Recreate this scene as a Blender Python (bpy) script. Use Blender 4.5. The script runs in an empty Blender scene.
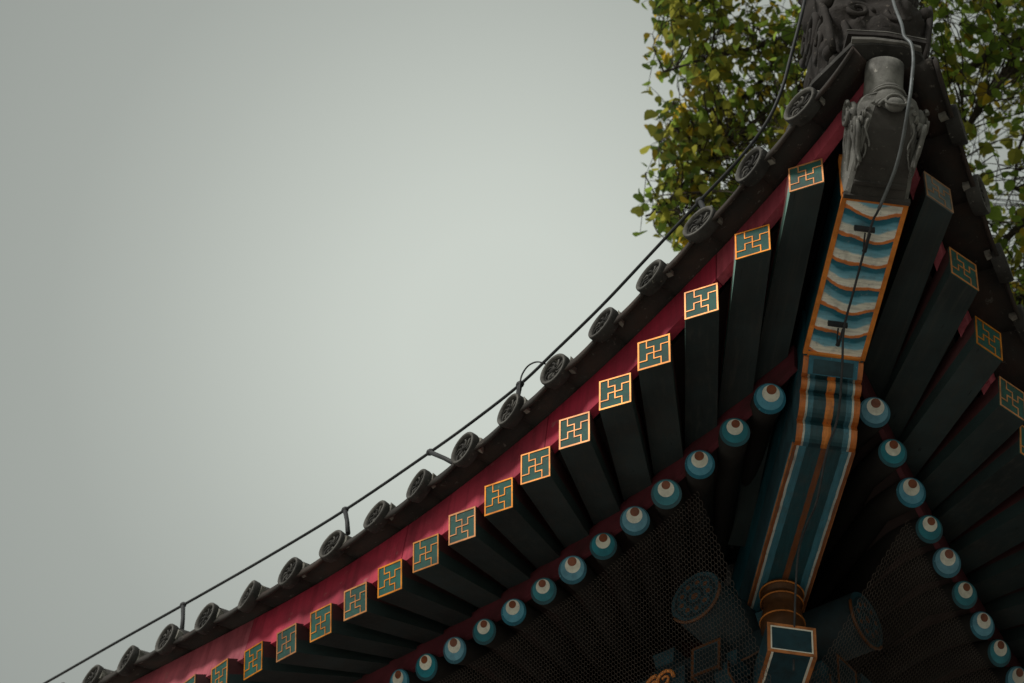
import bpy, bmesh, math, random
from mathutils import Vector, noise
random.seed(7)
R=math.radians
S=bpy.context.scene
COL=S.collection
H=5.2                      # height of the eave line above the ground
UP=Vector((0,0,1))

# ------------------------------------------------------------------ materials
def new_mat(name):
    m=bpy.data.materials.new(name); m.use_nodes=True
    nt=m.node_tree; b=nt.nodes['Principled BSDF']
    return m,nt,b
def nd(nt,t,**k):
    n=nt.nodes.new(t)
    for a,v in k.items(): setattr(n,a,v)
    return n
def mth(nt,op,a,b=None,c=None):
    n=nd(nt,'ShaderNodeMath',operation=op)
    for i,v in enumerate((a,b,c)):
        if v is None: continue
        if isinstance(v,(int,float)): n.inputs[i].default_value=v
        else: nt.links.new(v,n.inputs[i])
    return n.outputs[0]
def ramp(nt,fac,stops,interp='LINEAR'):
    n=nd(nt,'ShaderNodeValToRGB'); cr=n.color_ramp; cr.interpolation=interp
    while len(cr.elements)<len(stops): cr.elements.new(.5)
    for e,(p,c) in zip(cr.elements,stops):
        e.position=p; e.color=(*c,1) if len(c)==3 else c
    nt.links.new(fac,n.inputs[0]); return n.outputs[0]
def noise_tex(nt,scale,detail=4,rough=.6,vec=None):
    n=nd(nt,'ShaderNodeTexNoise'); n.inputs['Scale'].default_value=scale
    n.inputs['Detail'].default_value=detail; n.inputs['Roughness'].default_value=rough
    if vec is None:
        tc=nd(nt,'ShaderNodeTexCoord'); vec=tc.outputs['Object']
    nt.links.new(vec,n.inputs['Vector']); return n.outputs['Fac']
def mixc(nt,f,a,b,mode='MIX'):
    n=nd(nt,'ShaderNodeMix',data_type='RGBA',blend_type=mode)
    for s,v in ((n.inputs[0],f),(n.inputs[6],a),(n.inputs[7],b)):
        if isinstance(v,(int,float)): s.default_value=v
        elif isinstance(v,tuple): s.default_value=(*v,1)
        else: nt.links.new(v,s)
    return n.outputs[2]
def bump(nt,b,h,strength,dist=.01):
    n=nd(nt,'ShaderNodeBump'); n.inputs['Strength'].default_value=strength; n.inputs['Distance'].default_value=dist
    nt.links.new(h,n.inputs['Height']); nt.links.new(n.outputs[0],b.inputs['Normal'])
def worn(name,c,dirt=(.05,.045,.04),amt=.35,scale=14,rough=.6,metal=0,chip=None,var=.25,bmp=.25,grain=False,streak=False,rnd_amt=.22):
    """paint that is uneven, dusty and here and there chipped"""
    m,nt,b=new_mat(name)
    n1=noise_tex(nt,scale); n2=noise_tex(nt,scale*5,5,.7); n3=noise_tex(nt,scale*.35,3)
    lo=tuple(v*(1-var) for v in c); hi=tuple(min(1,v*(1+var)) for v in c)
    col=ramp(nt,n3,[(.3,lo),(.7,hi)])
    col=mixc(nt,ramp(nt,n1,[(.45,(0,0,0)),(.75,(amt,amt,amt))]),col,dirt)
    if chip:
        col=mixc(nt,ramp(nt,n2,[(.62,(0,0,0)),(.68,(1,1,1))]),col,chip)
    oi=nd(nt,'ShaderNodeObjectInfo')
    hv=nd(nt,'ShaderNodeHueSaturation'); nt.links.new(col,hv.inputs['Color'])
    nt.links.new(mth(nt,'ADD',mth(nt,'MULTIPLY',oi.outputs['Random'],rnd_amt),1-rnd_amt/2),hv.inputs['Value'])
    nt.links.new(mth(nt,'ADD',mth(nt,'MULTIPLY',mth(nt,'FRACT',mth(nt,'MULTIPLY',oi.outputs['Random'],7.3)),.2),.88),hv.inputs['Saturation'])
    col=hv.outputs[0]
    if grain or streak:
        if grain:
            at_=nd(nt,'ShaderNodeAttribute',attribute_name='grain'); src=at_.outputs['Vector']; sc=(3,55,55)
        else:
            t2=nd(nt,'ShaderNodeTexCoord'); src=t2.outputs['Object']; sc=(38,38,2.5)
        mp=nd(nt,'ShaderNodeMapping'); mp.inputs['Scale'].default_value=sc; nt.links.new(src,mp.inputs[0])
        gn=noise_tex(nt,1.0,5,.65,mp.outputs[0])
        if grain:
            col=mixc(nt,ramp(nt,gn,[(.50,(0,0,0)),(.72,(.55,.55,.55))]),col,(.055,.056,.05))
            col=mixc(nt,ramp(nt,gn,[(.30,(.85,.85,.85)),(.36,(0,0,0))]),col,(.013,.016,.016))
        else:
            col=mixc(nt,ramp(nt,gn,[(.46,(0,0,0)),(.70,(.6,.6,.6))]),col,tuple(v*.35 for v in c))
            col=mixc(nt,ramp(nt,n2,[(.63,(0,0,0)),(.70,(.5,.5,.5))]),col,(.32,.16,.15))
    nt.links.new(col,b.inputs['Base Color'])
    b.inputs['Roughness'].default_value=rough; b.inputs['Metallic'].default_value=metal; b.inputs['Specular IOR Level'].default_value=.25
    bump(nt,b,n2,bmp,.004)
    return m
M={}
M['tile']=worn('weathered_grey_tile',(.040,.039,.036),dirt=(.014,.013,.012),amt=1.0,scale=13,rough=.85,chip=(.15,.145,.12),var=.35,bmp=.7)
M['pan']=worn('weathered_pan_tile',(.032,.029,.026),dirt=(.06,.034,.025),amt=.7,scale=7,rough=.85,chip=(.10,.092,.08),var=.4,bmp=.7)
M['rim']=worn('pale_tile_rim',(.105,.102,.093),dirt=(.028,.027,.024),amt=.9,scale=22,rough=.85,var=.3,bmp=.6)
M['mortar']=worn('lime_mortar',(.20,.195,.17),dirt=(.05,.045,.04),amt=.9,scale=30,rough=.9,var=.3,bmp=.8)
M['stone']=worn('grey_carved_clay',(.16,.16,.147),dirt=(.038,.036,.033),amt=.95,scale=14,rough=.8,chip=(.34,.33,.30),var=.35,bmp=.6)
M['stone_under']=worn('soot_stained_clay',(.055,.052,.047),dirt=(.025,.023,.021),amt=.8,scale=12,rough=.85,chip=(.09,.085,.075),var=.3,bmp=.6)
M['stone_dark']=worn('soot_dark_carved_clay',(.026,.023,.021),dirt=(.015,.013,.012),amt=.9,scale=11,rough=.85,chip=(.10,.088,.075),var=.4,bmp=.8)
M['red']=worn('eave_red_paint',(.43,.056,.088),dirt=(.20,.032,.05),amt=1.0,scale=4,rough=.62,var=.3,bmp=.2,streak=True,rnd_amt=0)
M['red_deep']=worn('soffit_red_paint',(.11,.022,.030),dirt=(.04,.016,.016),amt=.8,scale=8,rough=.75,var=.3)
M['rafter_soot']=worn('soot_black_round_rafter',(.016,.0145,.013),dirt=(.012,.011,.010),amt=.8,scale=6,rough=.8,var=.3)
M['soffit']=worn('sooted_soffit_paint',(.045,.028,.026),dirt=(.03,.026,.024),amt=.8,scale=6,rough=.8,var=.3)
M['rafter_green']=worn('dark_green_rafter_paint',(.027,.041,.042),dirt=(.032,.034,.032),amt=.7,scale=7,rough=.65,var=.4,grain=True,rnd_amt=.5)
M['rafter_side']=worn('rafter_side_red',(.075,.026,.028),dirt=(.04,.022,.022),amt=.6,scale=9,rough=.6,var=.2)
M['side_skylit']=worn('skylit_red_side',(.42,.16,.17),dirt=(.25,.07,.08),amt=.6,scale=9,rough=.6,var=.2)  # left rafter sides: sky glare put into the red as a paler colour
M['teal_skylit']=worn('skylit_teal_side',(.20,.36,.31),dirt=(.1,.2,.18),amt=.6,scale=9,rough=.6,var=.2)  # the same sky glare put into the teal
M['end_dusty']=worn('dusty_grey_green_enamel',(.12,.15,.15),dirt=(.05,.08,.08),amt=.8,scale=20,rough=.7,var=.3)
M['gold_dull']=worn('dulled_gold_line',(.35,.19,.09),dirt=(.14,.12,.09),amt=.9,scale=20,rough=.6,var=.3)
M['rafter_teal']=worn('rafter_side_teal',(.024,.042,.042),dirt=(.022,.028,.028),amt=.6,scale=9,rough=.6,var=.2)
M['end_green']=worn('end_green_enamel',(.014,.085,.068),dirt=(.03,.045,.042),amt=.95,scale=17,rough=.65,chip=(.07,.16,.13),var=.3)
M['gold']=worn('gold_line_paint',(.62,.24,.05),dirt=(.26,.085,.02),amt=.9,scale=17,rough=.45,metal=.3,var=.2,bmp=.1,chip=(.16,.13,.06),rnd_amt=.3)
M['orange']=worn('orange_gold_border',(.80,.27,.045),dirt=(.35,.10,.02),amt=.75,scale=20,rough=.5,metal=.1,chip=(.4,.2,.08),var=.2)
M['blue_deep']=worn('deep_blue_paint',(.02,.125,.18),dirt=(.018,.06,.08),amt=.7,scale=20,rough=.7,chip=(.12,.32,.40),var=.3)
M['blue_mid']=worn('mid_blue_paint',(.10,.30,.40),dirt=(.05,.15,.21),amt=.7,scale=22,rough=.7,chip=(.04,.2,.28),var=.2)
M['blue_teal']=worn('teal_blue_paint',(.03,.20,.25),dirt=(.02,.10,.13),amt=.6,scale=22,rough=.7,var=.25)
M['white']=worn('old_white_paint',(.72,.72,.62),dirt=(.40,.40,.33),amt=.7,scale=30,rough=.7,var=.12,chip=(.30,.34,.32))
M['eye']=worn('red_brown_eye_paint',(.23,.072,.032),dirt=(.11,.04,.022),amt=.7,scale=40,rough=.5,var=.3)
M['edge_dim']=worn('dulled_orange_edge',(.42,.15,.04),dirt=(.12,.05,.02),amt=.9,scale=24,rough=.5,var=.3)
M['vase']=worn('brown_gilt_vase',(.085,.036,.014),dirt=(.03,.018,.01),amt=.8,scale=16,rough=.45,metal=.3,var=.3)
M['darker_teal']=worn('darker_teal_paint',(.008,.022,.027),dirt=(.010,.011,.011),amt=.8,scale=14,rough=.6,var=.3)  # near-black paints for brackets, purlins and inner beam parts
M['darker_blue']=worn('darker_blue_paint',(.014,.05,.065),dirt=(.012,.016,.018),amt=.8,scale=14,rough=.6,var=.3)
M['darker_orange']=worn('darker_gold_edge',(.11,.04,.012),dirt=(.02,.012,.009),amt=.9,scale=14,rough=.5,var=.3)
M['teal_dark']=worn('dark_teal_paint',(.016,.085,.11),dirt=(.016,.035,.04),amt=.7,scale=14,rough=.5,var=.3)
M['wall']=worn('dark_red_wall',(.16,.03,.03),dirt=(.07,.02,.02),amt=.6,scale=2,rough=.8)
M['cable']=worn('black_cable_sheath',(.03,.033,.036),dirt=(.06,.06,.06),amt=.6,scale=30,rough=.6)
M['cable_grey']=worn('galvanised_grey_wire',(.13,.145,.15),dirt=(.05,.05,.05),amt=.6,scale=30,rough=.5,metal=.3)
M['net']=worn('net_wire',(.075,.060,.050),dirt=(.04,.033,.028),amt=.5,scale=20,rough=.6)
M['added_plinth']=worn('added_dark_brick',(.10,.095,.09),scale=3,rough=.85)
M['added_soil']=worn('added_dark_soil',(.06,.048,.035),dirt=(.035,.04,.02),scale=3,rough=.95)
M['bark']=worn('dark_bark',(.045,.036,.028),dirt=(.02,.017,.014),amt=.6,scale=6,rough=.9,var=.3,bmp=.8)

def band_mat(name,kind):
    """painted decoration laid out in the beam's own coordinates (x along the beam, y across)"""
    m,nt,b=new_mat(name)
    tc=nd(nt,'ShaderNodeTexCoord'); sp=nd(nt,'ShaderNodeSeparateXYZ'); nt.links.new(tc.outputs['Object'],sp.inputs[0])
    u,v=sp.outputs[0],sp.outputs[1]
    n=noise_tex(nt,18,4,.6); nb=noise_tex(nt,70,5,.7)
    wob=mth(nt,'MULTIPLY',mth(nt,'SUBTRACT',n,.5),.022 if kind=='wave' else .006)
    if kind=='wave':
        vv=mth(nt,'DIVIDE',mth(nt,'ADD',v,-.012),.1)
        sag=mth(nt,'MULTIPLY',mth(nt,'SUBTRACT',1,mth(nt,'MULTIPLY',vv,vv)),.026)
        si=mth(nt,'SINE',mth(nt,'ADD',mth(nt,'MULTIPLY',v,24),mth(nt,'MULTIPLY',u,9)))
        scal=mth(nt,'MULTIPLY',mth(nt,'MULTIPLY',si,si),.010)
        wob=mth(nt,'ADD',wob,mth(nt,'SUBTRACT',scal,.008))
        t=mth(nt,'DIVIDE',mth(nt,'ADD',mth(nt,'SUBTRACT',mth(nt,'SUBTRACT',.366,u),sag),wob),.0925)
        fr=mth(nt,'FRACT',mth(nt,'ADD',t,10))
        col=ramp(nt,fr,[(0,(.010,.11,.16)),(.20,(.014,.15,.21)),(.27,(.11,.34,.45)),(.50,(.20,.46,.57)),(.57,(.70,.71,.61)),(.85,(.80,.80,.70)),(.885,(.66,.21,.05)),(.985,(.60,.19,.045))])
        rough=.55
    else:
        av=mth(nt,'ADD',mth(nt,'ABSOLUTE',v),wob)
        fr=mth(nt,'DIVIDE',av,.1)
        pal=[(.55,.19,.04),(.012,.05,.062),(.04,.13,.17),(.40,.42,.37),(.40,.12,.024)] if kind=='nose' else [(.15,.05,.017),(.010,.050,.062),(.04,.15,.20),(.40,.43,.40),(.19,.06,.018)]
        col=ramp(nt,fr,list(zip((0,.135,.54,.72,.79) if kind=='nose' else (0,.10,.58,.82,.90),pal)),'CONSTANT')
        if kind=='nose': b.inputs['Roughness'].default_value=.3
        rough=.32 if kind=='nose' else .5
    mp=nd(nt,'ShaderNodeMapping'); mp.inputs['Scale'].default_value=(110,14,30) if kind=='wave' else (14,110,30); nt.links.new(tc.outputs['Object'],mp.inputs[0])
    br_=noise_tex(nt,1.0,4,.6,mp.outputs[0])
    hv=nd(nt,'ShaderNodeHueSaturation'); nt.links.new(col,hv.inputs['Color']); nt.links.new(mth(nt,'ADD',mth(nt,'MULTIPLY',br_,1.1),.5),hv.inputs['Value']); col=hv.outputs[0]
    dirt=ramp(nt,n,[(.5,(0,0,0)),(.8,(.55,.55,.55))])
    col=mixc(nt,dirt,col,(.05,.06,.06))
    col=mixc(nt,ramp(nt,nb,[(.60,(0,0,0)),(.68,(.6,.6,.6))]),col,(.16,.24,.27) if kind=='wave' else (.05,.06,.06))
    nt.links.new(col,b.inputs['Base Color']); b.inputs['Roughness'].default_value=rough
    if kind=='nose': b.inputs['Metallic'].default_value=.35
    bump(nt,b,nb,.2,.003)
    return m
M['wave']=band_mat('painted_cloud_waves','wave')
M['nose']=band_mat('painted_beam_nose','nose')
M['beam']=band_mat('painted_beam_soffit','beam')

def leaf_mat(name,c,tr):
    m,nt,b=new_mat(name); out=nt.nodes['Material Output']
    n=noise_tex(nt,1.7,3); n2=noise_tex(nt,25,3)
    col=mixc(nt,ramp(nt,n,[(.35,(0,0,0)),(.7,(1,1,1))]),tuple(x*.65 for x in c),tuple(x*1.3 for x in c))
    nt.links.new(col,b.inputs['Base Color']); b.inputs['Roughness'].default_value=.75; b.inputs['Specular IOR Level'].default_value=.06
    t=nd(nt,'ShaderNodeBsdfTranslucent')
    tcol=mixc(nt,ramp(nt,n2,[(.3,(0,0,0)),(.7,(1,1,1))]),tuple(x*.7 for x in tr),tr)
    nt.links.new(tcol,t.inputs[0])
    mx=nd(nt,'ShaderNodeMixShader'); mx.inputs[0].default_value=.65
    nt.links.new(b.outputs[0],mx.inputs[1]); nt.links.new(t.outputs[0],mx.inputs[2]); nt.links.new(mx.outputs[0],out.inputs[0])
    return m
M['leaf_green']=leaf_mat('green_leaf',(.06,.11,.022),(.40,.56,.09))
M['leaf_olive']=leaf_mat('olive_leaf',(.09,.10,.02),(.46,.45,.075))
M['leaf_yellow']=leaf_mat('yellow_leaf',(.18,.13,.018),(.80,.56,.06))
M['leaf_dark']=leaf_mat('dark_leaf',(.03,.055,.022),(.24,.34,.06))

def ground_mat():
    m,nt,b=new_mat('pale_stone_paving')
    tc=nd(nt,'ShaderNodeTexCoord')
    br=nd(nt,'ShaderNodeTexBrick'); nt.links.new(tc.outputs['Object'],br.inputs['Vector'])
    br.inputs['Scale'].default_value=1.0; br.inputs['Brick Width'].default_value=.6; br.inputs['Row Height'].default_value=.3
    br.inputs['Mortar Size'].default_value=.006
    br.inputs['Color1'].default_value=(.56,.54,.49,1); br.inputs['Color2'].default_value=(.49,.47,.43,1); br.inputs['Mortar'].default_value=(.2,.19,.17,1)
    n=noise_tex(nt,3,5)
    col=mixc(nt,ramp(nt,n,[(.4,(0,0,0)),(.75,(.4,.4,.4))]),br.outputs[0],(.28,.26,.24))
    nt.links.new(col,b.inputs['Base Color']); b.inputs['Roughness'].default_value=.8
    return m
M['ground']=ground_mat()

# ------------------------------------------------------------------ mesh builder
class MB:
    def __init__(s): s.v=[]; s.f=[]; s.m=[]; s.mats=[]; s.sm=[]
    def mi(s,k):
        if k not in s.mats: s.mats.append(k)
        return s.mats.index(k)
    def add(s,vs,fs,mat,smooth=False):
        o=len(s.v); s.v+= [Vector(p) for p in vs]; i=s.mi(mat)
        for f in fs: s.f.append([o+a for a in f]); s.m.append(i); s.sm.append(smooth)
    def hexa(s,c,mat,mats=None):
        """8 corners: 0-3 one end (counter-clockwise), 4-7 the other; mats: per-face override {face: mat}"""
        fs=[(3,2,1,0),(4,5,6,7),(0,1,5,4),(1,2,6,5),(2,3,7,6),(3,0,4,7)]
        o=len(s.v); s.v+=[Vector(p) for p in c]
        for i,f in enumerate(fs):
            s.f.append([o+a for a in f]); s.m.append(s.mi((mats or {}).get(i,mat))); s.sm.append(False)
    def box(s,lo,hi,mat,mats=None):
        x0,y0,z0=lo; x1,y1,z1=hi
        s.hexa([(x0,y0,z0),(x0,y1,z0),(x0,y1,z1),(x0,y0,z1),(x1,y0,z0),(x1,y1,z0),(x1,y1,z1),(x1,y0,z1)],mat,mats)
    def tube(s,pts,r,mat,n=8,caps=True,smooth=True):
        pts=[Vector(p) for p in pts]; rs=r if isinstance(r,(list,tuple)) else [r]*len(pts)
        o=len(s.v); i=s.mi(mat); prev=None
        for k,p in enumerate(pts):
            t=(pts[min(k+1,len(pts)-1)]-pts[max(k-1,0)]).normalized()
            a=prev if prev is not None else (UP if abs(t.z)<.9 else Vector((1,0,0)))
            x=(a-t*a.dot(t)).normalized(); y=t.cross(x); prev=x
            for j in range(n):
                an=2*math.pi*j/n; s.v.append(p+(x*math.cos(an)+y*math.sin(an))*rs[k])
        for k in range(len(pts)-1):
            for j in range(n):
                a=o+k*n+j; b=o+k*n+(j+1)%n
                s.f.append([a,b,b+n,a+n]); s.m.append(i); s.sm.append(smooth)
        if caps:
            s.f.append([o+j for j in range(n)][::-1]); s.m.append(i); s.sm.append(False)
            q=o+(len(pts)-1)*n; s.f.append([q+j for j in range(n)]); s.m.append(i); s.sm.append(False)
    def grid(s,rows,mat,smooth=True):
        o=len(s.v); n=len(rows[0]); i=s.mi(mat)
        for r in rows: s.v+=[Vector(p) for p in r]
        for a in range(len(rows)-1):
            for b in range(n-1):
                q=o+a*n+b; s.f.append([q,q+1,q+n+1,q+n]); s.m.append(i); s.sm.append(smooth)
    def slab(s,rows,th,mat,smooth=True,dirv=UP):
        """grid thickened by th along dirv"""
        n=len(rows[0]); a=len(rows); o=len(s.v); i=s.mi(mat)
        for r in rows: s.v+=[Vector(p) for p in r]
        for r in rows: s.v+=[Vector(p)+dirv*th for p in r]
        N=a*n
        def put(f): s.f.append(f); s.m.append(i); s.sm.append(smooth)
        for p in range(a-1):
            for b in range(n-1):
                q=o+p*n+b; put([q,q+1,q+n+1,q+n]); put([q+N,q+n+N,q+n+1+N,q+1+N])
        for b in range(n-1):
            q=o+b; put([q,q+N,q+1+N,q+1]); q=o+(a-1)*n+b; put([q,q+1,q+1+N,q+N])
        for p in range(a-1):
            q=o+p*n; put([q,q+n,q+n+N,q+N]); q=o+p*n+n-1; put([q,q+N,q+n+N,q+n])
    def ball(s,c,rad,mat,nu=14,nv=9,rot=None):
        c=Vector(c); rx,ry,rz=rad if isinstance(rad,(tuple,list)) else (rad,)*3
        o=len(s.v); i=s.mi(mat)
        for a in range(nv+1):
            th=math.pi*a/nv
            for b in range(nu):
                ph=2*math.pi*b/nu
                p=Vector((rx*math.sin(th)*math.cos(ph),ry*math.sin(th)*math.sin(ph),rz*math.cos(th)))
                if rot is not None: p=rot@p
                s.v.append(c+p)
        for a in range(nv):
            for b in range(nu):
                q=o+a*nu+b; w=o+a*nu+(b+1)%nu
                s.f.append([q,w,w+nu,q+nu]); s.m.append(i); s.sm.append(True)
    def mirror(s): s.v=[Vector((-p.y,-p.x,p.z)) for p in s.v]
    def build(s,name,parent=None,rz=0,recalc=True,loc=None,kind=None):
        me=bpy.data.meshes.new(name)
        me.from_pydata([tuple(p) for p in s.v],[],s.f)
        for k in s.mats: me.materials.append(M[k])
        me.polygons.foreach_set('material_index',s.m); me.polygons.foreach_set('use_smooth',s.sm)
        if recalc:
            bm=bmesh.new(); bm.from_mesh(me)
            bmesh.ops.remove_doubles(bm,verts=bm.verts,dist=1e-6)
            bmesh.ops.recalc_face_normals(bm,faces=bm.faces); bm.to_mesh(me); bm.free()
        me.update()
        o=bpy.data.objects.new(name,me); COL.objects.link(o)
        if parent: o.parent=parent
        sub = parent is not None and parent.parent is not None
        if not sub:
            o.location=loc if loc is not None else (0,0,H)
            o.rotation_euler=(0,0,rz)
        return o
def empty(name,loc,label,cat,group=None):
    o=bpy.data.objects.new(name,None); COL.objects.link(o); o.location=loc; o.empty_display_size=.2
    o['label']=label; o['category']=cat
    if group: o['group']=group
    return o
def tag(o,label,cat): o['label']=label; o['category']=cat

# ------------------------------------------------------------------ the eave curves (corner of the roof at x = 0, y = 0; A runs along -x, B mirrors it along +y)
L=2.931
def ww(s): return max(0.0,1-s/L)
def fly_c(s): w=ww(s); return Vector((-s,-.3832*w**2,.3327*w**2.2+.0552*w**5))
def rnd_c(s): w=ww(s); return Vector((-s,.4469-.3873*w**2,.003+.34*w**2.2-.0092*w**5))
def til_c(s): w=ww(s); return Vector((-s,-.1066-.391*w**2,.2668+.2874*w**2.2-.0032*w**5))
JF=[-.1021,-.0538,-.0112,.0172,.0088,.013,.0128,.0054,.0006,-.0014,-.0018,-.0059,-.0061,-.0036,-.0043,.0039]
JR=[-.0159,-.0085,.0017,.0072,.0057,.0065,.0062,-.0022,-.0019,-.0025,0,-.0016,-.0077]
JT=[.0269,.0116,.0077,-.0008,-.0062,-.0063,-.0197,-.0199,-.0114,-.0207,-.0126,-.0084,-.0059,.0095,.0205,.0315]
def jit(J,k):
    if k<0: return J[0]
    if k>=len(J)-1: return J[-1]
    i=int(k); return J[i]+(J[i+1]-J[i])*(k-i)
def fly(k): return fly_c(-.0229+.2*k+jit(JF,k))
def rnd(k): return rnd_c(.4287+.1629*k+jit(JR,k))
def til(k): return til_c(-.2297+.2518*k+jit(JT,k))
def mir(p): return Vector((-p.y,-p.x,p.z))

temple=empty('temple_building',(0,0,0),'old temple with painted rafter ends under an upturned grey tiled roof corner','temple')
temple['label']='old temple roof corner with painted rafter ends, striped hip beam and grey tiles'
NA_F,NA_R,NA_T=19,19,18
NB=19

# --- flying rafters with their gold-lined square ends
FW,FH=.118,.126
def wan_end(c,e,nrm,w,h,up=UP,mat_g='end_green',gold='gold'):
    """square painted end: green panel, gold frame and thin gold key lines"""
    mb=MB()
    def P(a,b,d): return c+e*(a*w)+up*(b*h)+nrm*d
    def plate(a0,b0,a1,b1,d0,d1,mat):
        mb.hexa([P(a0,b0,d0),P(a1,b0,d0),P(a1,b1,d0),P(a0,b1,d0),P(a0,b0,d1),P(a1,b0,d1),P(a1,b1,d1),P(a0,b1,d1)],mat)
    plate(-.5,-.5,.5,.5,.0005,.004,mat_g)
    t=.032; d0,d1=.0042,.0062
    j=lambda: random.uniform(-.014,.014)
    fr=.047+random.uniform(-.005,.006)
    plate(-.5,.5-fr,.5,.5,d0,d1,gold); plate(-.5,-.5,.5,-.5+fr,d0,d1,gold)
    plate(-.5,-.5+fr,-.5+fr,.5-fr,d0,d1,gold); plate(.5-fr,-.5+fr,.5,.5-fr,d0,d1,gold)
    q=.215; h_=t/2; E=.5-fr
    j1,j2,j3,j4=j(),j(),j(),j()
    # centre cross, four arms bent the same way round, each running on to the frame
    plate(-h_,-q-h_,h_,q+h_,d0,d1,gold)
    plate(-q-h_,-h_,-h_,h_,d0,d1,gold); plate(h_,-h_,q+h_,h_,d0,d1,gold)
    plate(-q-h_+j1,q-h_,-h_,q+h_,d0,d1,gold); plate(-q-h_+j1,q+h_,-q+h_+j1,E,d0,d1,gold)
    plate(h_,-q-h_,q+h_+j2,-q+h_,d0,d1,gold); plate(q-h_+j2,-E,q+h_+j2,-q-h_,d0,d1,gold)
    plate(q-h_,h_,q+h_,q+h_+j3,d0,d1,gold); plate(q+h_,q-h_+j3,E,q+h_+j3,d0,d1,gold)
    plate(-q-h_,-q-h_+j4,-q+h_,-h_,d0,d1,gold); plate(-E,-q-h_+j4,-q-h_,-q+h_+j4,d0,d1,gold)
    return mb
def flying_rafter(k,B):
    p=fly(k); r=rnd(k)
    q=r+UP*(.052+.092+FH/2)                   # sits on the round rafter behind it
    ax=(p-q); hor=Vector((ax.x,ax.y,0)).normalized()
    fan=math.atan2(hor.x,-hor.y)              # 0 = straight out
    cut=min(R(14),fan*.46) if k>1 else R(15)
    e=Vector((math.cos(cut),math.sin(cut),0)); n=Vector((math.sin(cut),-math.cos(cut),0))
    e2=Vector((math.cos(fan),math.sin(fan),0))
    inner=q-ax*(.55/.46)
    wi=FW*(1.0 if k>0 else .95); hh=FH
    def sec(c,e,w): return [c-e*w/2-UP*hh/2,c+e*w/2-UP*hh/2,c+e*w/2+UP*hh/2,c-e*w/2+UP*hh/2]
    if B: p=mir(p); inner=mir(inner); e=-mir(e); e2=-mir(e2); n=mir(n)
    roll=random.uniform(-.015,.015)
    slope=(q.z-(fly(k)).z)/Vector((ax.x,ax.y)).length
    upv=(UP+n*max(-.03,slope)*.6).normalized()
    a=[p+e*sx*wi/2+upv*sz*hh/2 for sx,sz in ((-1,-1),(1,-1),(1,1),(-1,1))]; b=sec(inner,e2,wi)
    n=e.cross(upv).normalized()
    if n.dot(p-inner)<0: n=-n
    # sides: lower part dark teal, upper part red -> two stacked pieces
    mb=MB()
    lo=.45
    am=[a[0]+(a[3]-a[0])*lo,a[1]+(a[2]-a[1])*lo]; bm_=[b[0]+(b[3]-b[0])*lo,b[1]+(b[2]-b[1])*lo]
    mb.hexa([a[0],a[1],am[1],am[0],b[0],b[1],bm_[1],bm_[0]],'rafter_green',{3:'rafter_teal' if not B else 'rafter_teal',5:'rafter_teal' if B else 'teal_skylit'})
    mb.hexa([am[0],am[1],a[2],a[3],bm_[0],bm_[1],b[2],b[3]],'rafter_side',{5:'rafter_side' if B else 'side_skylit'})
    o=mb.build('flying_rafter',temple)
    ga=o.data.attributes.new('grain','FLOAT_VECTOR','POINT'); gx=(inner-p).normalized(); go=Vector((random.uniform(0,50),random.uniform(0,50),0))
    for v in o.data.vertices:
        d=v.co-p; ga.data[v.index].vector=Vector((d.dot(gx),d.dot(e2),d.z))+go
    mb=wan_end(p,e,n,wi,hh,upv,*(('end_dusty','gold_dull') if B and k==0 else ('end_green','gold')))
    mb.build('painted_end',o)
for k in range(NA_F): flying_rafter(k,False)
for k in range(NB): flying_rafter(k,True)

# --- round rafters with painted eye ends
RR=.0530
def disc(mb,c,x,y,n,r,d,mat,seg=28,t=.0012):
    vs=[c+n*(d-t)+(x*math.cos(2*math.pi*i/seg)+y*math.sin(2*math.pi*i/seg))*r for i in range(seg)]
    vs+=[p+n*t for p in vs]
    fs=[list(range(seg,2*seg))]+[[i,(i+1)%seg,(i+1)%seg+seg,i+seg] for i in range(seg)]
    mb.add(vs,fs,mat)
def round_rafter(k,B):
    r=rnd(k); p=fly(k)
    hor=Vector((p.x-r.x,p.y-r.y,0)).normalized()
    tl=R(29+random.uniform(-3,3)); ax=(hor*math.cos(tl)-UP*math.sin(tl))      # outward, dipping
    inner=r-hor*1.15+UP*.30
    end=r.copy()
    if B: end=mir(end); inner=mir(inner); ax=mir(ax)
    mb=MB(); rr=RR*random.uniform(.96,1.04)
    mb.tube([inner,end-ax*.3,end],rr,'rafter_soot',20)
    o=mb.build('round_rafter',temple)
    x=UP.cross(ax).normalized(); y=ax.cross(x).normalized()
    mb=MB()
    bright = k%2==0
    wob=lambda a: random.uniform(-a,a)
    disc(mb,end,x,y,ax,rr*.995,.003,'blue_deep' if bright else 'teal_dark',t=.0025)
    disc(mb,end+y*rr*.10,x,y,ax,rr*.84,.0040,'blue_mid' if bright else 'blue_teal')
    disc(mb,end+y*rr*(.34+wob(.02))+x*rr*wob(.05),x,y,ax,rr*(.55+wob(.02)),.0050,'white')
    disc(mb,end+y*rr*(.575+wob(.02))+x*rr*wob(.06),x,y,ax,rr*(.30+wob(.02)),.0060,'eye')
    mb.build('painted_end',o)
for k in range(NA_R): round_rafter(k,False)
for k in range(NB): round_rafter(k,True)

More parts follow.
